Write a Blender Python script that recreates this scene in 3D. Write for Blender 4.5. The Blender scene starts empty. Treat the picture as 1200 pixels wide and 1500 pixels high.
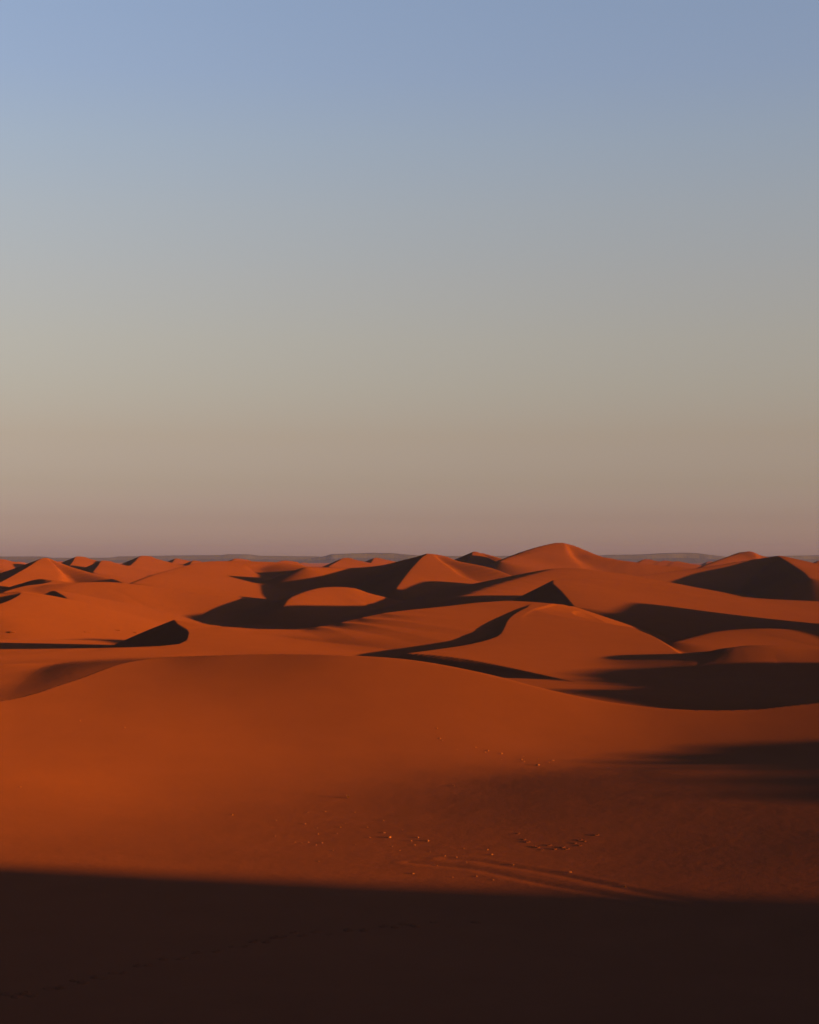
import bpy, math, random
import numpy as np

# ------------------------------------------------------------------ camera, sky, sun, exposure
C = bpy.context.scene
F = 2400.0                      # focal length in pixels of the 1200 x 1500 photograph
HOR = 820.0                     # picture row of the true horizon
cam_d = bpy.data.cameras.new('camera'); cam = bpy.data.objects.new('camera', cam_d)
C.collection.objects.link(cam); C.camera = cam
cam_d.sensor_fit = 'VERTICAL'; cam_d.sensor_height = 36.0
cam_d.lens = F / 1500.0 * 36.0
cam_d.shift_y = (HOR - 750.0) / 1500.0
cam_d.clip_start = 0.5; cam_d.clip_end = 60000
cam.location = (0, 0, 0); cam.rotation_euler = (math.radians(90), 0, 0)

SUN_BACK = 24.0                 # degrees behind the camera's right-hand side
SUN_EL = 5.5
saz = math.radians(-SUN_BACK); sel = math.radians(SUN_EL)
S = np.array([math.cos(saz) * math.cos(sel), math.sin(saz) * math.cos(sel), math.sin(sel)])  # towards the sun
W = bpy.data.worlds.new('World'); C.world = W; W.use_nodes = True
wn = W.node_tree; wn.nodes.clear()
sky = wn.nodes.new('ShaderNodeTexSky'); sky.sky_type = 'NISHITA'; sky.sun_disc = False
sky.sun_elevation = sel; sky.sun_rotation = math.radians(90.0 + SUN_BACK)
sky.altitude = 700; sky.air_density = 1.0; sky.dust_density = 2.0; sky.ozone_density = 2.0
def node(kind, **kw):
    x = wn.nodes.new(kind)
    for k, v in kw.items(): setattr(x, k, v)
    return x
tc = node('ShaderNodeTexCoord'); sep = node('ShaderNodeSeparateXYZ'); wn.links.new(tc.outputs['Generated'], sep.inputs[0])
mr = node('ShaderNodeMapRange'); mr.inputs['From Min'].default_value = 0.0; mr.inputs['From Max'].default_value = 0.5
wn.links.new(sep.outputs['Z'], mr.inputs['Value'])
ramp = node('ShaderNodeValToRGB'); e = ramp.color_ramp.elements      # colour correction multiplied over the sky, by height above the horizon
SKY = [(0.0, (2.62, 1.988, 3.522)), (0.0117, (2.62, 1.988, 3.522)), (0.025, (2.402, 1.874, 3.155)), (0.05, (1.99, 1.491, 2.322)), (0.0916, (1.92, 1.361, 1.654)), (0.1496, (2.164, 1.356, 1.301)), (0.2072, (2.486, 1.55, 1.328)), (0.2643, (2.81, 1.722, 1.388)), (0.3368, (3.087, 1.906, 1.54)), (0.4157, (3.289, 2.116, 1.751)), (0.4927, (3.336, 2.28, 2.0)), (0.5674, (3.258, 2.337, 2.24)), (0.6396, (3.343, 2.448, 2.368)), (1.0, (3.343, 2.448, 2.368))]
while len(e) < len(SKY): e.new(0.5)
for q, (pos, c) in zip(e, SKY): q.position = pos; q.color = (c[0] / 5, c[1] / 5, c[2] / 5, 1)
ramp.color_ramp.interpolation = 'LINEAR'
wn.links.new(mr.outputs[0], ramp.inputs[0])
mx = node('ShaderNodeMix', data_type='RGBA', blend_type='MULTIPLY'); mx.inputs[0].default_value = 1.0
wn.links.new(sky.outputs[0], mx.inputs[6]); wn.links.new(ramp.outputs[0], mx.inputs[7])
bg = node('ShaderNodeBackground'); bg.inputs[1].default_value = 0.05
wo = node('ShaderNodeOutputWorld')
wn.links.new(mx.outputs[2], bg.inputs[0]); wn.links.new(bg.outputs[0], wo.inputs[0])

sd = bpy.data.lights.new('sun', 'SUN'); sun = bpy.data.objects.new('sun', sd); C.collection.objects.link(sun)
sd.energy = 2.65; sd.angle = math.radians(0.6); sd.color = (1.0, 0.275, 0.0)
from mathutils import Vector
sun.rotation_euler = Vector(S).to_track_quat('Z', 'Y').to_euler()
C.view_settings.view_transform = 'Standard'; C.view_settings.look = 'None'
C.view_settings.exposure = 3.5; C.view_settings.gamma = 1.0; C.view_settings.use_curve_mapping = False
C.render.engine = 'CYCLES'; C.cycles.use_denoising = True
C.cycles.max_bounces = 4; C.cycles.volume_bounces = 0

HAZE_DENSITY = 0.00004; HAZE_COLOR = (0.12, 0.22, 0.75, 1)

# ------------------------------------------------------------------ helpers for the relief
def P(x, y, d):                 # a point on the line of sight through picture point (x, y), d metres ahead
    return ((x - 600.0) / F * d, d, (HOR - y) / F * d)

def spline(pts, n):
    p = np.array(pts, float)
    if len(p) == 2:
        t = np.linspace(0, 1, n)[:, None]; return p[0] * (1 - t) + p[1] * t
    q = np.vstack([2 * p[0] - p[1], p, 2 * p[-1] - p[-2]])
    out = []
    m = max(2, int(math.ceil(n / (len(p) - 1))))
    for i in range(1, len(q) - 2):
        a, b, c, d = q[i - 1], q[i], q[i + 1], q[i + 2]
        for k in range(m):
            t = k / m
            out.append(0.5 * (2 * b + (c - a) * t + (2 * a - 5 * b + 4 * c - d) * t * t + (3 * b - a - 3 * c + d) * t ** 3))
    out.append(p[-1])
    return np.array(out)

def along(X, Y, pl):            # distance to a polyline, side (+1 left of travel) and height of the nearest stretch, smoothly averaged
    segs = []
    best = np.full(X.shape, 1e18)
    for a, b in zip(pl[:-1], pl[1:]):
        dx, dy = b[0] - a[0], b[1] - a[1]; L2 = dx * dx + dy * dy + 1e-9
        t = np.clip(((X - a[0]) * dx + (Y - a[1]) * dy) / L2, 0, 1)
        ex = X - a[0] - t * dx; ey = Y - a[1] - t * dy
        d = np.sqrt(ex * ex + ey * ey) + 1e-9
        segs.append((d, t, (dx * ey - dy * ex) / (math.sqrt(L2) * d)))
        best = np.minimum(best, d)
    tau = 0.10 * best + 0.15
    sw = np.zeros_like(X); z = np.zeros_like(X); sg = np.zeros_like(X)
    for (d, t, c), a, b in zip(segs, pl[:-1], pl[1:]):
        w = np.exp(-np.minimum((d - best) / tau, 30.0))
        sw += w; z += w * (a[2] + t * (b[2] - a[2])); sg += w * c
    return best, np.clip(sg / sw, -1, 1), z / sw

def smax(a, b, k):
    return np.maximum(a, b) + np.maximum(k - np.abs(a - b), 0) ** 2 / (4 * k)

def fall(d, s, r):              # drop at distance d from a crest: rounded over r metres, then slope s
    return s * (np.sqrt(d * d + r * r) - r)

def hash2(i, j, s):
    v = np.sin(i * 127.1 + j * 311.7 + s * 74.7) * 43758.5453
    return v - np.floor(v)
def vnoise(x, y, s=0):
    i = np.floor(x); j = np.floor(y); u = x - i; v = y - j
    u = u * u * u * (u * (u * 6 - 15) + 10); v = v * v * v * (v * (v * 6 - 15) + 10)
    a = hash2(i, j, s); b = hash2(i + 1, j, s); c = hash2(i, j + 1, s); d = hash2(i + 1, j + 1, s)
    return (a + (b - a) * u) * (1 - v) + (c + (d - c) * u) * v - 0.5

# ------------------------------------------------------------------ the dunes
# a dune: label, crests = [(points, slope left of travel, slope right of travel, rounding left, rounding right)], blend width
GROUND = -20.0
DUNES = []
def dune(label, *crests, k=None, cuts=()):
    DUNES.append(dict(label=label, crests=crests, k=k, cuts=cuts))
def px(*pts): return [P(*p) for p in pts]

FRONT_LABEL = 'broad smooth dune filling the foreground, lit on top, its near foot in shadow'
FRONT_ROUND = 4.0
cr = [(-500,1060,150),(-200,1050,150),(0,1028,158),(100,1000,165),(180,972,172),(250,963,174),(320,960,173),(400,958,172),(500,960,170),(600,967,169),(700,985,167),(800,1010,165),
      (900,1030,164),(1000,1040,163),(1100,1040,163),(1200,1030,164),(1500,1000,165),(1800,1000,165)]
FRONT_CREST = px(*cr)
FRONT = px(*cr) + px((-300,1094,142),(0,1074,148),(200,1066,151),(400,1062,153),(600,1066,153),(800,1080,153),(1000,1088,153),(1200,1080,153),(1500,1080,150),
  (-300,1140,130),(0,1142,130),(200,1156,130),(400,1156,131),(600,1152,131),(800,1142,131),(1000,1130,131),(1200,1120,131),(1500,1098,132),
  (-300,1232,110),(0,1236,110),(300,1240,109),(600,1245,107),(900,1232,107),(1200,1212,107),(1500,1190,107),
  (-300,1320,90),(0,1322,90),(600,1332,89),(1200,1320,88),(1500,1300,89),
  (-300,1420,73),(0,1420,73),(600,1420,74),(1200,1425,74),(1500,1425,74),(0,1500,62),(600,1500,63),(1200,1500,64))

TRACKS = [px((655,1257,103.5),(700,1261,102.5),(730,1266,101.2),(800,1277,98.5),(870,1291,95.2),(950,1305,91.5),(1020,1314,89)), px((600,1262,102.6),(690,1272,100.2),(760,1285,97),(830,1297,94),(920,1310,90.5),(980,1318,88.5))]
dune('high dune under the viewpoint', ([(-150,-20,-8),(-60,-2,-3.5),(0,0,-1.75),(60,6,-1),(110,13,1),(150,6,1.5),(180,-4.5,7.5),(200,-9.5,10.4),(235,-18,9),(280,-22,4),(330,-30,-8)], .6, .3, 2, 2), k=3)
dune('tall dune beyond the right edge of view', ([(97,72,-18),(98,79,-11),(99,84,-9.2),(99,91,-8.8),(100,97,-8.8),(100,105,-8.8),(100,113,-9.2),(101,121,-9.6),(101,128,-10.5),(102,136,-9.8),(103,140,-7.6),(104,143,-5.6),(104,147,-5.4),(104,153,-6.2),(104,160,-6.5),(105,178,-6.2),(107,186,-6.3),(109,195,-8),(112,208,-13)], .45, .2, 2, 10), k=2)
dune('second dune beyond the right edge of view', ([(150,262,-9),(150,277,-6),(150,292,-4.5),(150,333,-2.5),(152,373,-1.5),(153,393,-2),(155,405,-7),(157,418,-12)], .4, .25, 3, 10), k=3)
dune('low apron of sand behind the left shoulder of the foreground dune', (px((-300,992,176),(0,986,182),(60,985,186),(200,972.5,197),(300,966,204),(400,962,212)), .05, .3, 20, 20), k=3)
dune('low dim dune peeping over the left shoulder of the foreground dune', (px((-150,988,178),(-60,982,178),(20,978,180),(70,984,181),(120,996,180)), .15, .15, 6, 6), k=1.5)

# --- middle distance
M2C = px((900,917,315),(860,900,330),(830,887,330),(800,882,325),(765,895,305),(745,907,288),(738,920,275),(728,932,263),(690,943,251),(640,951,242),(590,958,234))
dune('long crescent dune behind the foreground dune, dark hollow at its left end',
     (px((800,887,340),(740,880,330),(650,888,315),(560,898,300),(500,911,292),(430,922,288),(330,918,288),(255,908,290),(273,922,280),(275,932,268),(262,943,256),(190,948,250),(90,950,255),(0,951,262),(-100,952,270)), .085, .5, 14, 0), k=1.0,
     cuts=[(px((980,880,470),(880,880,400),(835,882,350)) + [(x + 2, y, z - .5) for x, y, z in M2C[3:]] + px((560,966,215)), 1, .4, 3.0)])
dune('flat floor of the hollow at the left', ([(-150,318,-15.6),(-100,312,-15.4),(-60,315,-15.8)], .08, .08, 20, 20), k=2)
dune('smooth rounded dune at centre right with a dark hollow on its left flank',
     (M2C, .08, .45, 10, 0), k=1.0,
     cuts=[(px((540,952,242),(590,958,235),(700,973,224),(800,981,214),(930,982,200),(985,972,196),(1040,958,196)), -1, .5, .3), (px((868,899,335),(884,908,308),(900,915,296),(940,922,275),(962,938,250),(980,960,215),(985,972,196)), 1, .6, .15)])
dune('flat sand between the foreground dune and the one behind it', ([(-15,190,-15.2),(0,186,-14.9),(20,182,-14.8),(40,180,-15)], .03, .3, 14, 6), k=1.0)
dune('low domed dune at the right with a lit top and black hollow in front',
     (px((1030,960,232),(1045,953,232),(1080,948,230),(1130,946,230),(1200,952,228),(1300,955,225)), .2, .25, 8, 8), k=1.5)
dune('small lit dune behind the domed one at the right',
     (px((1000,940,290),(1060,925,310),(1120,921,315),(1200,924,320)), .3, .15, 4, 6), k=1.0)
dune('right hand dune with sharp dark triangle on its left face',
     (px((1250,884,620),(1200,881,600),(1100,876,570),(1000,866,540),(920,854,510),(860,848,490),(810,850,478),(822,866,450),(832,878,425),(842,890,405)), .15, .5, 12, 0), k=1.5)
dune('smooth dune below the tallest peak',
     (px((1200,876,760),(1100,872,740),(1000,860,700),(900,845,650),(870,837,630),(830,832,620),(800,838,600),(740,855,560),(680,876,520)), .2, .2, 14, 6), k=1.5)
dune('lens shaped lit dune standing in the dark basin',
     (px((417,888,520),(430,874,540),(470,861,560),(515,861,565),(545,870,566),(590,880,568),(650,888,570)), .35, .22, 1, 5), k=.8)
dune('tallest dune of the skyline with a dark cap',
     (px((1010,832,1000),(960,827,1000),(920,822,1000),(880,815,1010),(860,808,1020),(835,797,1030),(820,795,1030),(806,797,1020),(780,804,1000),(750,815,980),(735,822,960)), .2, .4, 6, 3), k=2)
dune('skyline dune left of the tallest peak, dark on its left',
     (px((770,835,1050),(740,820,1080),(697,808,1120),(690,815,1050),(683,823,1000)), .2, .42, 4, 0), k=2)
dune('large pyramid dune in the middle with a broad black left face',
     (px((760,848,700),(720,832,730),(672,822,770),(650,814,790),(625,812,790),(605,830,710),(592,846,650),(580,862,600)), .12, .42, 3, 0),
     (px((625,812,790),(600,818,790),(560,828,780),(510,832,760),(450,831,740)), .4, .4, 3, 3), k=1.5)
dune('wide pale flank of sand left of the pyramid dune',
     (px((525,832,820),(450,830,850),(412,824,880),(350,822,880),(300,823,860),(255,834,760),(228,842,700),(196,854,630)), .16, .42, 10, 2), k=2)
dune('pointed dune at the far left with a thin dark crest',
     (px((172,853,700),(165,848,720),(130,838,760),(90,826,790),(65,817,800),(40,831,730),(0,853,650),(-40,868,600)), .16, .38, 3, 0), k=1.5)
dune('small dune with dark lens at the left', (px((10,862,620),(40,852,625),(62,848,620),(74,850,605)), .4, .4, 3, 3), (px((78,851,605),(62,855,585),(35,860,565),(5,868,545)), .2, .42, 6, 0), k=1)
dune('left dune with a dark oval behind its tip', (px((190,934,400),(110,908,405),(60,890,415),(28,868,425)), .10, .24, 8, 4), (px((32,868,425),(24,874,412),(4,883,398),(-25,890,388)), .26, .42, 8, 0), (px((-60,880,445),(0,873,436),(28,868,425)), .4, .4, 2, 2), k=1)
dune('little dune with a dark cap left of the broad dome', (px((55,882,535),(75,866,530),(88,870,505),(98,877,480),(100,886,460)), .22, .42, 4, 0), k=1)
dune('broad domed dune at the left', (px((400,880,560),(260,865,570),(180,854,570),(130,853,565),(95,858,555),(60,870,540)), .2, .13, 8, 20), k=1.5)
dune('pyramid dune at the far right with a dark bowl',
     (px((860,852,760),(980,838,850),(1050,828,880),(1100,820,900),(1140,815,900)), .4, .16, 3, 4),
     (px((1140,815,900),(1152,822,860),(1166,831,800),(1178,839,740),(1184,846,680)), .22, .42, 3, 0),
     (px((1140,815,900),(1165,820,900),(1200,828,890),(1260,840,880)), .3, .2, 2, 3), k=1.0)
dune('lit peaked dune behind the far right bowl', (px((1030,830,1300),(1070,815,1380),(1095,807,1400),(1120,815,1400),(1160,822,1380)), .4, .3, 3, 5), k=2)

# --- skyline: small peaks far off, each with its steep left face in shade
def peak(label, x, y, d, w, lean=0.35, sl=.16, sr=.42):
    dune(label, (px((x + w, y + .36 * w, d * 1.0), (x + .45 * w, y + .13 * w, d * 1.02), (x, y, d), (x - lean * w * .5, y + .2 * w, d * .93), (x - lean * w, y + .42 * w, d * .86)), sl, sr, 3, 0), k=d * .002)
peak('far dune right of the pointed one at the left, with a dark tip', 113, 815, 1500, 40)
peak('tiny far dune with a dark tip between two larger ones at the left', 150, 821, 1300, 40)
peak('far dune with a broad dark left face at the left', 208, 814, 1450, 45, .5)
peak('tiny dark tipped dune on the skyline at the left', 257, 818, 2000, 18)
peak('small skyline dune with a dark crest left of the long flank', 283, 821, 1700, 30)
peak('pale far dune above the long flank', 345, 818, 1900, 60)
peak('far dune with a thin dark ridge above the long flank', 415, 821, 1150, 60, .9)
peak('small dark domed dune on the skyline near the middle', 505, 817, 1500, 30, .8)
peak('small lit far dune left of the pyramid dune', 549, 817, 1900, 26)
peak('pale far dune at the left edge', 0, 819, 1600, 30, .2)
peak('far dune with two dark tips right of the tallest peak', 945, 819, 1700, 26, .8)
peak('second small far dune right of the tallest peak', 972, 821, 1750, 26, .6)
peak('third small far dune right of the tallest peak', 990, 822, 1800, 20, .5)
peak('far dune at the right edge of view', 1200, 821, 1900, 30, .5)
rnd = random.Random(11)
for q in range(46):
    d = rnd.uniform(2000, 6500); x = rnd.uniform(-350, 1550)
    top = rnd.uniform(821.0, 824.5); w = rnd.uniform(18, 55) * 2500 / d
    peak('low dune far out on the sand sea', x, top, d, w, rnd.uniform(.3, .9))
# outside the picture the sand sea goes on
for q in range(40):
    a = rnd.uniform(125, 335); r = rnd.uniform(250, 1500)
    if a < 120 and r < 520: continue      # nothing that would shade the scene from the sun's side
    x0, y0 = r * math.sin(math.radians(a)), r * math.cos(math.radians(a))
    L = rnd.uniform(40, 110); t = rnd.uniform(2.2, 3.4); hh = rnd.uniform(-12, -4)
    c, s_ = math.cos(t), math.sin(t)
    dune('dune outside the picture', ([(x0 - c * L, y0 - s_ * L, hh - 10), (x0 - c * L * .4, y0 - s_ * L * .4, hh - 2), (x0, y0, hh), (x0 + c * L * .6, y0 + s_ * L * .8, hh - 7)], .2, .45, 4, 0), k=2)


def tps(ctrl, X, Y, lam=0.0):
    p = np.array(ctrl, float); n = len(p); sc = 50.0
    def U(r2): return r2 * np.log(r2 + 1e-12)
    A = np.zeros((n + 3, n + 3)); q = p[:, :2] / sc
    d2 = ((q[:, None] - q[None]) ** 2).sum(2)
    A[:n, :n] = U(d2) + lam * np.eye(n); A[:n, n] = 1; A[:n, n + 1:] = q; A[n, :n] = 1; A[n + 1:, :n] = q.T
    w = np.linalg.solve(A, np.concatenate([p[:, 2], np.zeros(3)]))
    x = X / sc; y = Y / sc
    o = w[n] + w[n + 1] * x + w[n + 2] * y
    for i in range(n): o = o + w[i] * U((x - q[i, 0]) ** 2 + (y - q[i, 1]) ** 2)
    return o

def relief(X, Y):
    X = X.ravel(); Y = Y.ravel(); R = np.hypot(X, Y)
    h = GROUND + 2.2 * vnoise(X / 150 + 5, Y / 150, 1) + 1.0 * vnoise(X / 60, Y / 60 + 3, 2)
    h = h - 3.0 * np.clip((R - 1500) / 4000, 0, 1)
    ident = np.full(X.shape, -1)
    for i, dn in enumerate(DUNES):
        allp = []
        own = None
        lo = GROUND - 5
        for (pts, sl, sr, rl, rr) in dn['crests']:
            pl = spline(pts, 26)
            zt = pl[:, 2].max() - lo; s = min(sl, sr)
            ext = zt / s + max(rl, rr) + 5
            m = (X > pl[:, 0].min() - ext) & (X < pl[:, 0].max() + ext) & (Y > pl[:, 1].min() - ext) & (Y < pl[:, 1].max() + ext)
            idx = np.nonzero(m)[0]
            if len(idx) == 0: continue
            d, sg, z = along(X[idx], Y[idx], pl)
            w = np.clip(sg * 0.5 + 0.5, 0, 1); w = w * w * (3 - 2 * w)
            hh = z - (fall(d, sl, rl) * w + fall(d, sr, rr) * (1 - w))
            allp.append((idx, hh))
        if not allp: continue
        own = np.full(X.shape, -1e9)
        kk = dn['k'] or 1.5
        for idx, hh in allp: own[idx] = np.where(own[idx] < -1e8, hh, smax(own[idx], hh, kk))
        idx = np.nonzero(own > lo - 1)[0]
        for (pts, side, slope, inner) in dn['cuts']:        # slip faces: everything beyond the brink falls at the angle of repose
            d, sg, z = along(X[idx], Y[idx], spline(pts, 30))
            out = np.clip(sg * side * 4, -1, 1) * d
            lim = np.where(out > 0, z - slope * out, z + inner * -out)
            own[idx] = np.minimum(own[idx], lim)
        m = own[idx] > h[idx]
        ident[idx[m]] = i
        h[idx] = smax(h[idx], own[idx], kk)
    near = np.clip(1 - R / 600, 0, 1)
    h = h + near * (.16 * vnoise(X / 17 + Y / 40, Y / 11, 7) + .03 * vnoise(X / 5 + Y / 9, Y / 3.2, 8))
    if FRONT is not None:
        idx = np.nonzero((R > 30) & (R < 260) & (np.abs(X) < 130) & (Y > 0))[0]
        x, y = X[idx], Y[idx]
        o = tps(FRONT, x, y) + .12 * vnoise(x / 16 + 3, y / 13, 9) + .018 * vnoise(x / 6 + y / 12, y / 4, 10) + .012 * vnoise(x / 2.2, y / 1.7, 12)
        d, sg, z = along(x, y, spline(FRONT_CREST, 190))
        out = sg * d                               # left of travel = beyond the crest
        back = .07 + .43 * np.clip((x + 30) / 35, 0, 1) ** 1.5
        lim = np.where(out > 0, z - back * (np.sqrt(out * out + FRONT_ROUND ** 2) - FRONT_ROUND), 1e9)
        o = np.minimum(o, lim)
        for tr in TRACKS:                          # shallow wheel ruts pressed into the hollow
            d_, _, _ = along(x, y, spline(tr, 16))
            o = o - .024 * np.exp(-(d_ / .40) ** 2) + .006 * np.exp(-((d_ - .85) / .3) ** 2)
        # fade the sheet into the ground away from the view
        fade = np.clip((np.abs(x) - 62 - 0.15 * y) / 40, 0, 1) + np.clip((52 - y) / 25, 0, 1)
        o = o - 14 * fade ** 2
        m = o > h[idx]
        ident[idx[m]] = 1000
        h[idx] = smax(h[idx], o, 1.2)
    return h, ident

# ------------------------------------------------------------------ the sheet of sand, cut into one object per dune
def angles():
    inner = np.arange(-15.2, 15.2001, 0.04)
    out = []; a = 15.2; st = 0.06
    while a < 180:
        st = min(st * 1.06, 2.0); a += st; out.append(min(a, 180.0))
    out = np.array(out)
    return np.radians(np.concatenate([-out[::-1], inner, out[:-1]]))
def rows():
    segs = [(3, 55, 60), (55, 86, 90), (86, 112, 110), (112, 135, 60), (135, 182, 150), (182, 900, 500), (900, 2200, 150), (2200, 9000, 90)]
    r = []
    for a, b, n in segs: r += list(np.exp(np.linspace(math.log(a), math.log(b), n, endpoint=False)))
    return np.array(r + [9000.0, 10500, 12500])
TH = angles(); RR = rows()
nt, nr = len(TH), len(RR)
th, rr = np.meshgrid(TH, RR)
GX = (rr * np.sin(th)); GY = (rr * np.cos(th))
H, ID = relief(GX, GY)
hole = 1.72

def sand_material():
    m = bpy.data.materials.new('sand'); m.use_nodes = True; t = m.node_tree; n = t.nodes; l = t.links
    b = n['Principled BSDF']; b.inputs['Roughness'].default_value = 1.0
    b.inputs['Specular IOR Level'].default_value = 0.0; b.inputs['Diffuse Roughness'].default_value = 1.0
    geo = n.new('ShaderNodeNewGeometry')
    def noise(scale, detail, rough=0.5):
        x = n.new('ShaderNodeTexNoise'); x.inputs['Scale'].default_value = scale; x.inputs['Detail'].default_value = detail
        x.inputs['Roughness'].default_value = rough; l.new(geo.outputs['Position'], x.inputs['Vector']); return x
    n1 = noise(0.012, 4); n2 = noise(0.25, 5, 0.6)
    cr = n.new('ShaderNodeValToRGB'); cr.color_ramp.elements[0].position = 0.3; cr.color_ramp.elements[1].position = 0.7
    cr.color_ramp.elements[0].color = SAND_A; cr.color_ramp.elements[1].color = SAND_B
    add = n.new('ShaderNodeMath'); add.operation = 'MULTIPLY_ADD'; add.inputs[1].default_value = 0.35; l.new(n2.outputs[0], add.inputs[0])
    mul = n.new('ShaderNodeMath'); mul.operation = 'MULTIPLY'; mul.inputs[1].default_value = 0.65; l.new(n1.outputs[0], mul.inputs[0])
    l.new(mul.outputs[0], add.inputs[2]); l.new(add.outputs[0], cr.inputs[0]); l.new(cr.outputs[0], b.inputs['Base Color'])
    n3 = noise(1.1, 6, 0.65)
    bu = n.new('ShaderNodeBump'); bu.inputs['Strength'].default_value = 1.0; bu.inputs['Distance'].default_value = 0.022
    mp = n.new('ShaderNodeMapping'); mp.inputs['Rotation'].default_value = (0, 0, 0.5); mp.inputs['Scale'].default_value = (0.5, 2.6, 1.0)
    l.new(geo.outputs['Position'], mp.inputs['Vector'])
    ripple = n.new('ShaderNodeTexNoise'); ripple.inputs['Scale'].default_value = 1.6; ripple.inputs['Detail'].default_value = 3
    l.new(mp.outputs[0], ripple.inputs['Vector'])
    sm = n.new('ShaderNodeMath'); sm.operation = 'MULTIPLY_ADD'; sm.inputs[1].default_value = 0.8
    l.new(ripple.outputs[0], sm.inputs[0]); l.new(n3.outputs[0], sm.inputs[2])
    l.new(sm.outputs[0], bu.inputs['Height']); l.new(bu.outputs[0], b.inputs['Normal'])
    return m
SAND_A = (0.058, 0.0260, 0.0150, 1); SAND_B = (0.074, 0.0330, 0.0190, 1)
sand = sand_material()

V = np.stack([GX.ravel(), GY.ravel(), H], 1)
Hg = H.reshape(nr, nt)
# smooth normals of the whole sheet, so that neighbouring dunes meet without a seam
Pg = V.reshape(nr, nt, 3)
du = np.roll(Pg, -1, 1) - np.roll(Pg, 1, 1)
dv = np.zeros_like(Pg); dv[1:-1] = Pg[2:] - Pg[:-2]; dv[0] = Pg[1] - Pg[0]; dv[-1] = Pg[-1] - Pg[-2]
N = np.cross(du, dv); N /= np.linalg.norm(N, axis=2, keepdims=True) + 1e-12
N = np.where(N[..., 2:3] < 0, -N, N).reshape(-1, 3)

def sheet(name, faces, normals=True):
    used, inv = np.unique(faces.ravel(), return_inverse=True)
    me = bpy.data.meshes.new(name)
    nf = len(faces)
    me.vertices.add(len(used)); me.vertices.foreach_set('co', V[used].ravel().astype(np.float32))
    me.loops.add(nf * 4); me.loops.foreach_set('vertex_index', inv.astype(np.int32))
    me.polygons.add(nf); me.polygons.foreach_set('loop_start', np.arange(0, nf * 4, 4, dtype=np.int32))
    me.polygons.foreach_set('loop_total', np.full(nf, 4, dtype=np.int32))
    me.update(calc_edges=True); me.validate()
    me.polygons.foreach_set('use_smooth', np.ones(len(me.polygons), bool))
    me.normals_split_custom_set_from_vertices(N[used].astype(np.float32))
    me.materials.append(sand)
    o = bpy.data.objects.new(name, me); C.collection.objects.link(o); return o

ii, jj = np.meshgrid(np.arange(nr - 1), np.arange(nt), indexing='ij')
j2 = (jj + 1) % nt
Q = np.stack([ii * nt + jj, ii * nt + j2, (ii + 1) * nt + j2, (ii + 1) * nt + jj], -1).reshape(-1, 4)
fid = ID[(ii * nt + jj).ravel()]
for k in np.unique(fid):
    fq = Q[fid == k]
    if len(fq) < 30 and k != -1:
        Q = Q  # tiny scraps go to the ground
        fid[fid == k] = -1
for k in np.unique(fid):
    fq = Q[fid == k]
    if k == -1:
        o = sheet('desert_floor', fq); o['label'] = 'flat orange sand floor between the dunes'; o['category'] = 'ground'
    elif k == 1000:
        o = sheet('sand_dune', fq); o['label'] = FRONT_LABEL; o['category'] = 'dune'
    else:
        o = sheet('sand_dune', fq); o['label'] = DUNES[k]['label']; o['category'] = 'dune'
    o['kind'] = 'structure'

# ------------------------------------------------------------------ small things on the sand
def ground(x, y):
    r = math.hypot(x, y); a = math.atan2(x, y)
    i = int(np.clip(np.searchsorted(RR, r) - 1, 0, nr - 2)); j = int(np.clip(np.searchsorted(TH, a) - 1, 0, nt - 2))
    u = (r - RR[i]) / (RR[i + 1] - RR[i]); v = (a - TH[j]) / (TH[j + 1] - TH[j])
    return float((Hg[i, j] * (1 - v) + Hg[i, j + 1] * v) * (1 - u) + (Hg[i + 1, j] * (1 - v) + Hg[i + 1, j + 1] * v) * u)
def sight(x, y):                # where the line of sight through a picture point meets the sand
    a = math.atan2((x - 600) / F, 1.0); c = math.cos(a)
    j = int(np.argmin(np.abs(TH - a)))
    over = np.nonzero(Hg[:, j] > (HOR - y) / F * RR * c)[0]
    over = over[RR[over] > 30]
    i = over[0]; f0 = Hg[i - 1, j] - (HOR - y) / F * RR[i - 1] * c; f1 = Hg[i, j] - (HOR - y) / F * RR[i] * c
    r = RR[i - 1] + (RR[i] - RR[i - 1]) * (-f0 / (f1 - f0 + 1e-9))
    X_, Y_ = r * math.sin(a), r * math.cos(a)
    return X_, Y_, ground(X_, Y_)
def plain(name, ca, cb, scale):
    m = bpy.data.materials.new(name); m.use_nodes = True; n = m.node_tree.nodes; l = m.node_tree.links; b = n['Principled BSDF']
    b.inputs['Roughness'].default_value = 1; b.inputs['Specular IOR Level'].default_value = .1
    t = n.new('ShaderNodeTexNoise'); t.inputs['Scale'].default_value = scale; g = n.new('ShaderNodeTexCoord'); l.new(g.outputs['Object'], t.inputs['Vector'])
    r = n.new('ShaderNodeValToRGB'); r.color_ramp.elements[0].color = ca; r.color_ramp.elements[1].color = cb
    r.color_ramp.elements[0].position = .35; r.color_ramp.elements[1].position = .65
    l.new(t.outputs[0], r.inputs[0]); l.new(r.outputs[0], b.inputs['Base Color']); return m
stone_m = plain('pale_stone', (.09, .043, .019, 1), (.14, .07, .031, 1), 6)
grass_m = plain('dry_grass', (.05, .03, .012, 1), (.12, .075, .03, 1), 3)
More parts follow.
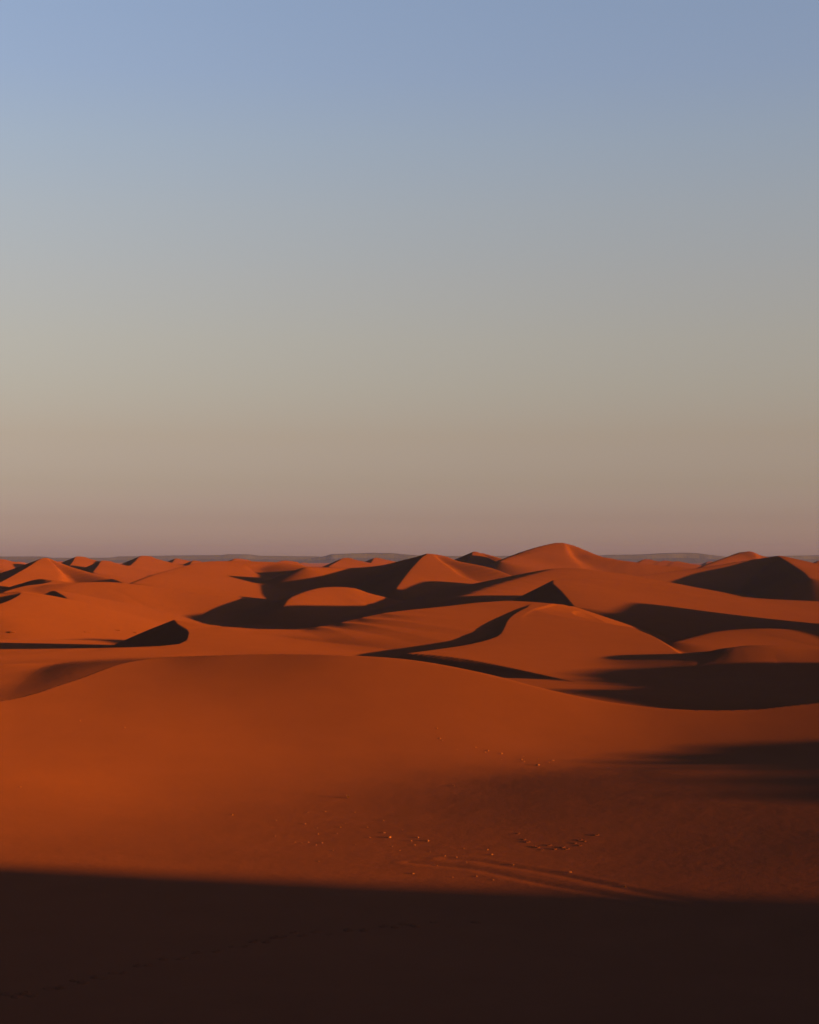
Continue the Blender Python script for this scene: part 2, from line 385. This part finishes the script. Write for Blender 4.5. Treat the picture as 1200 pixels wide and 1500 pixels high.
def stone_mesh(seed):
    import bmesh
    rn = random.Random(seed); bm = bmesh.new(); bmesh.ops.create_icosphere(bm, subdivisions=2, radius=1.0)
    ax = [rn.uniform(.7, 1.25), rn.uniform(.7, 1.2), rn.uniform(.5, .85)]
    cuts = [(Vector((rn.gauss(0, 1), rn.gauss(0, 1), rn.gauss(0, .8))).normalized(), rn.uniform(.55, .8)) for _ in range(7)]
    for v in bm.verts:
        for nrm, dd in cuts:
            e_ = v.co.dot(nrm) - dd
            if e_ > 0: v.co -= nrm * e_
        v.co += Vector((rn.uniform(-.04, .04),) * 3)
        v.co.x *= ax[0]; v.co.y *= ax[1]; v.co.z *= ax[2]
    me = bpy.data.meshes.new('stone'); bm.to_mesh(me); bm.free(); me.materials.append(stone_m); return me
STONES = [stone_mesh(q) for q in range(6)]
rs = random.Random(4)
def place(name, me, x, y, size, label, cat, group=None, sink=.25, flat=1.0, rot=None):
    X_, Y_, Z_ = sight(x, y)
    o = bpy.data.objects.new(name, me); C.collection.objects.link(o)
    o.location = (X_, Y_, Z_ + size * (0.3 - sink)); o.scale = (size, size * rs.uniform(.8, 1.1), size * flat)
    o.rotation_euler = (0, 0, rs.uniform(0, 6.28) if rot is None else rot)
    o['label'] = label; o['category'] = cat
    if group: o['group'] = group
    return o
ROW = [(640,1067,4),(644,1082,5),(648,1085,4),(670,1098,2.5),(697,1095,4),(711,1102,3),(715,1100,5),(735,1104,5),(734,1113,2.5),(764,1113,5),(768,1116,4),(767,1108,2),(788,1121,6),(788,1112,3),(810,1114,5),(804,1117,3)]
for q, (x, y, w) in enumerate(ROW):
    if w >= 6: place('stone', STONES[q % 6], x, y, .17, 'largest and brightest stone of the loose line below the foreground crest', 'stone', 'stones in a loose line below the foreground crest')
    else: place('stone', STONES[q % 6], x, y, w * .026, 'small pale stone in the loose line below the foreground crest', 'stone', 'stones in a loose line below the foreground crest')
FIELD = [(451,1190,3),(477,1189,3),(447,1207,4),(405,1202,2.5),(506,1206,2.5),(499,1212,4),(465,1213,3),(494,1221,3),(520,1190,2.5),(466,1222,3),(562,1202,4.5),(538,1212,3.5),(563,1220,4.5),(542,1227,3),
  (612,1227,5),(602,1232,4),(608,1238,3.5),(432,1234,3),(442,1235,3),(452,1234,3),(472,1235,4),(463,1238,3),(521,1238,2.5),(403,1225,3),(467,1262,3),(586,1246,2.5),(605,1280,4),(652,1254,3),(669,1256,3.5),
  (679,1243,3),(683,1263,3),(663,1285,3),(698,1284,3.5),(714,1245,3.5),(721,1252,4.5),(752,1267,4),(722,1289,3.5),(915,1299,4),(665,1151,3.5),(590,1216,2),(548,1236,2),(575,1240,2.5),(630,1248,2.5),(488,1246,2.5),(640,1268,2.5)]
for q, (x, y, w) in enumerate(FIELD):
    place('stone', STONES[(q * 5 + 2) % 6], x, y, w * .021, 'small pale stone scattered over the hollow of the foreground dune', 'stone', 'stones scattered in the foreground hollow')
for x, y, w, lab in [(340,1194,6,'lone bright stone left of the scattered stones in the hollow'), (571,1227,6,'bright stone in the middle of the scattered stones in the hollow'), (627,1232,6,'bright stone at the right end of the scattered stones in the hollow'),
                     (835,1278,5,'lone stone beside the upper wheel rut'), (30,1153,4,'lone stone at the left edge of the foreground dune'), (117,1056,4,'upper left of two lone stones on the left shoulder of the foreground dune'),
                     (183,1066,5,'lower right of two lone stones on the left shoulder of the foreground dune')]:
    place('stone', STONES[int(x) % 6], x, y, w * .024, lab, 'stone')
for q, (x, y, w) in enumerate([(18,926,9),(128,926,10),(171,923,8),(197,927,7)]):
    o = place('sand_hummock', STONES[q], x, y, .62 + .03 * w, ['low sandy hummock at the far left of the dark hollow', 'widest sandy hummock above the dark hollow', 'second sandy hummock from the dark crescent face', 'sandy hummock nearest the dark crescent face'][q], 'hummock', 'sandy hummocks above the dark hollow', sink=.35, flat=.5)
    o.data = o.data.copy(); o.data.materials[0] = sand
def tuft_mesh(seed):
    rn = random.Random(seed); vs = []; fs = []
    for b in range(46):
        a = rn.uniform(0, 6.28); l_ = rn.uniform(.5, 1.0); sp = rn.uniform(.15, .9); w = .025
        bx, by = rn.uniform(-.15, .15), rn.uniform(-.15, .15); dx, dy = math.cos(a), math.sin(a); k = len(vs)
        for t_ in (0, .5, 1):
            px_, py_, pz_ = bx + dx * sp * t_ * t_ * l_, by + dy * sp * t_ * t_ * l_, l_ * t_ * (1 - .25 * sp * t_)
            ww = w * (1 - .9 * t_); vs += [(px_ - dy * ww, py_ + dx * ww, pz_), (px_ + dy * ww, py_ - dx * ww, pz_)]
        fs += [(k, k + 1, k + 3, k + 2), (k + 2, k + 3, k + 5, k + 4)]
    me = bpy.data.meshes.new('grass_tuft'); me.from_pydata(vs, [], fs); me.materials.append(grass_m); return me
o = place('grass_tuft', tuft_mesh(1), 510, 1169, .38, 'small dry grass tuft above the scattered stones in the hollow', 'grass tuft', sink=.3)

def print_mesh():
    vs = [(0, 0, .012)]; prof = [(.055, .010), (.10, .022), (.14, .058), (.18, .050), (.25, .012), (.34, -.03)]; n = 14; fs = []
    for r, z in prof:
        for k in range(n):
            a = 2 * math.pi * k / n; wob = 1 + .10 * math.sin(3 * a + r * 9) + .06 * math.sin(5 * a)
            vs.append((r * wob * 1.35 * math.cos(a), r * wob * math.sin(a), z * (1 + .35 * math.sin(a * 2 + 1))))
    fs += [(0, 1 + k, 1 + (k + 1) % n) for k in range(n)]
    for q in range(len(prof) - 1):
        for k in range(n): fs.append((1 + q * n + k, 1 + (q + 1) * n + k, 1 + (q + 1) * n + (k + 1) % n, 1 + q * n + (k + 1) % n))
    me = bpy.data.meshes.new('footprint'); me.from_pydata(vs, [], fs)
    me.polygons.foreach_set('use_smooth', [True] * len(fs)); me.materials.append(sand); return me
FP = print_mesh()
def trail(pts, n, label, group, size):
    pl = spline([(x, y, 0) for x, y in pts], n)
    for q in range(n):
        p = pl[min(len(pl) - 1, int(q * (len(pl) - 1) / (n - 1)))]
        dx = 2.0 * (1 if q % 2 else -1)
        X_, Y_, Z_ = sight(p[0] + rs.uniform(-3, 3), p[1] + dx + rs.uniform(-1, 1))
        o = bpy.data.objects.new('footprint', FP); C.collection.objects.link(o)
        e_ = .3; gx = (ground(X_ + e_, Y_) - ground(X_ - e_, Y_)) / (2 * e_); gy = (ground(X_, Y_ + e_) - ground(X_, Y_ - e_)) / (2 * e_)
        o.rotation_mode = 'QUATERNION'
        qn = Vector((-gx, -gy, 1)).normalized().to_track_quat('Z', 'X')
        from mathutils import Quaternion
        o.rotation_quaternion = qn @ Quaternion((0, 0, 1), rs.uniform(-.5, .5))
        o.location = (X_, Y_, Z_ + .005); k = size * rs.uniform(.8, 1.2); o.scale = (k, k, k * rs.uniform(.8, 1.4))
        o['label'] = label; o['category'] = 'footprint'; o['group'] = group
trail([(12,1458),(50,1456),(110,1440),(150,1432),(200,1418),(265,1402),(340,1388),(390,1378),(430,1369),(482,1367),(560,1358),(610,1355),(700,1350)], 36, 'footprint in the long trail crossing the shaded foreground sand', 'trail of footprints across the shade', .85)
trail([(760,1222),(775,1236),(790,1243),(805,1241),(822,1243),(845,1238),(852,1232),(874,1225)], 15, 'footprint in the short trail on the lit slope above the wheel ruts', 'short trail of footprints on the lit slope', .5)

# ------------------------------------------------------------------ table hills on the horizon
def mesa(name, label, prof, d, depth, tint):
    xs = np.interp(np.arange(0, 1, 1 / 160.0), np.linspace(0, 1, len(prof)), [p[0] for p in prof])
    ys = np.interp(xs, [p[0] for p in prof], [p[1] for p in prof])
    rn = random.Random(len(label)); vs = []; n = len(xs)
    sect = [(0, 0.0, 0), (.28, .38, 1), (.40, .52, 1), (.44, .93, 1), (.5, 1.0, .3), (1.0, 1.0, .2), (1.4, 0.0, 0)]
    base = -26.0
    for q, (x, y) in enumerate(zip(xs, ys)):
        top = (HOR - y) / F * d
        wob = 10 * math.sin(q * .09) + 2.5 * math.sin(q * .31 + 2) + 0.4 * rn.uniform(-1, 1)
        for (f, g, r) in sect:
            yy = d + f * depth + wob * (1 if f < 1 else 0)
            vs.append(((x - 600) / F * d, yy, base + (top - base) * g + r * rn.uniform(-1.5, 1.5)))
    m = len(sect)
    fs = [(q * m + r, (q + 1) * m + r, (q + 1) * m + r + 1, q * m + r + 1) for q in range(n - 1) for r in range(m - 1)]
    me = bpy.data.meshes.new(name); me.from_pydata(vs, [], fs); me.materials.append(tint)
    o = bpy.data.objects.new(name, me); C.collection.objects.link(o)
    o['kind'] = 'structure'; o['label'] = label; o['category'] = 'hill'
rock = bpy.data.materials.new('rock'); rock.use_nodes = True
_n = rock.node_tree.nodes; _b = _n['Principled BSDF']; _b.inputs['Roughness'].default_value = 1; _b.inputs['Specular IOR Level'].default_value = 0
_g = _n.new('ShaderNodeNewGeometry'); _t = _n.new('ShaderNodeTexNoise'); _t.inputs['Scale'].default_value = .004; _t.inputs['Detail'].default_value = 6
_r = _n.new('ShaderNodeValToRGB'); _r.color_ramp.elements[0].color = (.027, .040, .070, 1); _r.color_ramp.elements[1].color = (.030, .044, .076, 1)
for _x, _y in ((_g.outputs['Position'], _t.inputs['Vector']), (_t.outputs[0], _r.inputs[0]), (_r.outputs[0], _b.inputs['Base Color'])): rock.node_tree.links.new(_x, _y)
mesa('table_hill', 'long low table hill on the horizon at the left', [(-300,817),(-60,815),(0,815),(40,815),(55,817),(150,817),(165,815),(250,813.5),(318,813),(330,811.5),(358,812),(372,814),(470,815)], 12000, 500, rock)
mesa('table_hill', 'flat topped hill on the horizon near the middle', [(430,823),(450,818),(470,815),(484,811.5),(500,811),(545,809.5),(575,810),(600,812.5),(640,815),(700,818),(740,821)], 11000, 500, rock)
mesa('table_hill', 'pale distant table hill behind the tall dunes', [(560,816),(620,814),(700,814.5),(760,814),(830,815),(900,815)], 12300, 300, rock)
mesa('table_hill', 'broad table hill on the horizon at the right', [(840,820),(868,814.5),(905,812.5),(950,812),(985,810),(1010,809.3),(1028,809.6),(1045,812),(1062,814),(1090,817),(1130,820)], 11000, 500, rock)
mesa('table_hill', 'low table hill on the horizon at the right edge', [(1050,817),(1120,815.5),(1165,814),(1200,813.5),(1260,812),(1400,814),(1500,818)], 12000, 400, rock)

# ------------------------------------------------------------------ dusty air
hz = bpy.data.meshes.new('haze'); r_, b_, t_ = 14000.0, -30.0, 110.0
hz.from_pydata([(x, y, z) for z in (b_, t_) for x, y in ((-r_, -r_), (r_, -r_), (r_, r_), (-r_, r_))], [],
               [(3, 2, 1, 0), (4, 5, 6, 7), (0, 1, 5, 4), (1, 2, 6, 5), (2, 3, 7, 6), (3, 0, 4, 7)])
ho = bpy.data.objects.new('haze', hz); C.collection.objects.link(ho); ho['kind'] = 'stuff'; ho['label'] = 'thin dusty air over the desert'; ho['category'] = 'haze'
hm = bpy.data.materials.new('haze'); hm.use_nodes = True; hn = hm.node_tree; hn.nodes.clear()
pv = hn.nodes.new('ShaderNodeVolumePrincipled'); pv.inputs['Density'].default_value = HAZE_DENSITY; pv.inputs['Color'].default_value = HAZE_COLOR
pv.inputs['Anisotropy'].default_value = 0.0
mo = hn.nodes.new('ShaderNodeOutputMaterial'); hn.links.new(pv.outputs[0], mo.inputs['Volume']); hz.materials.append(hm)
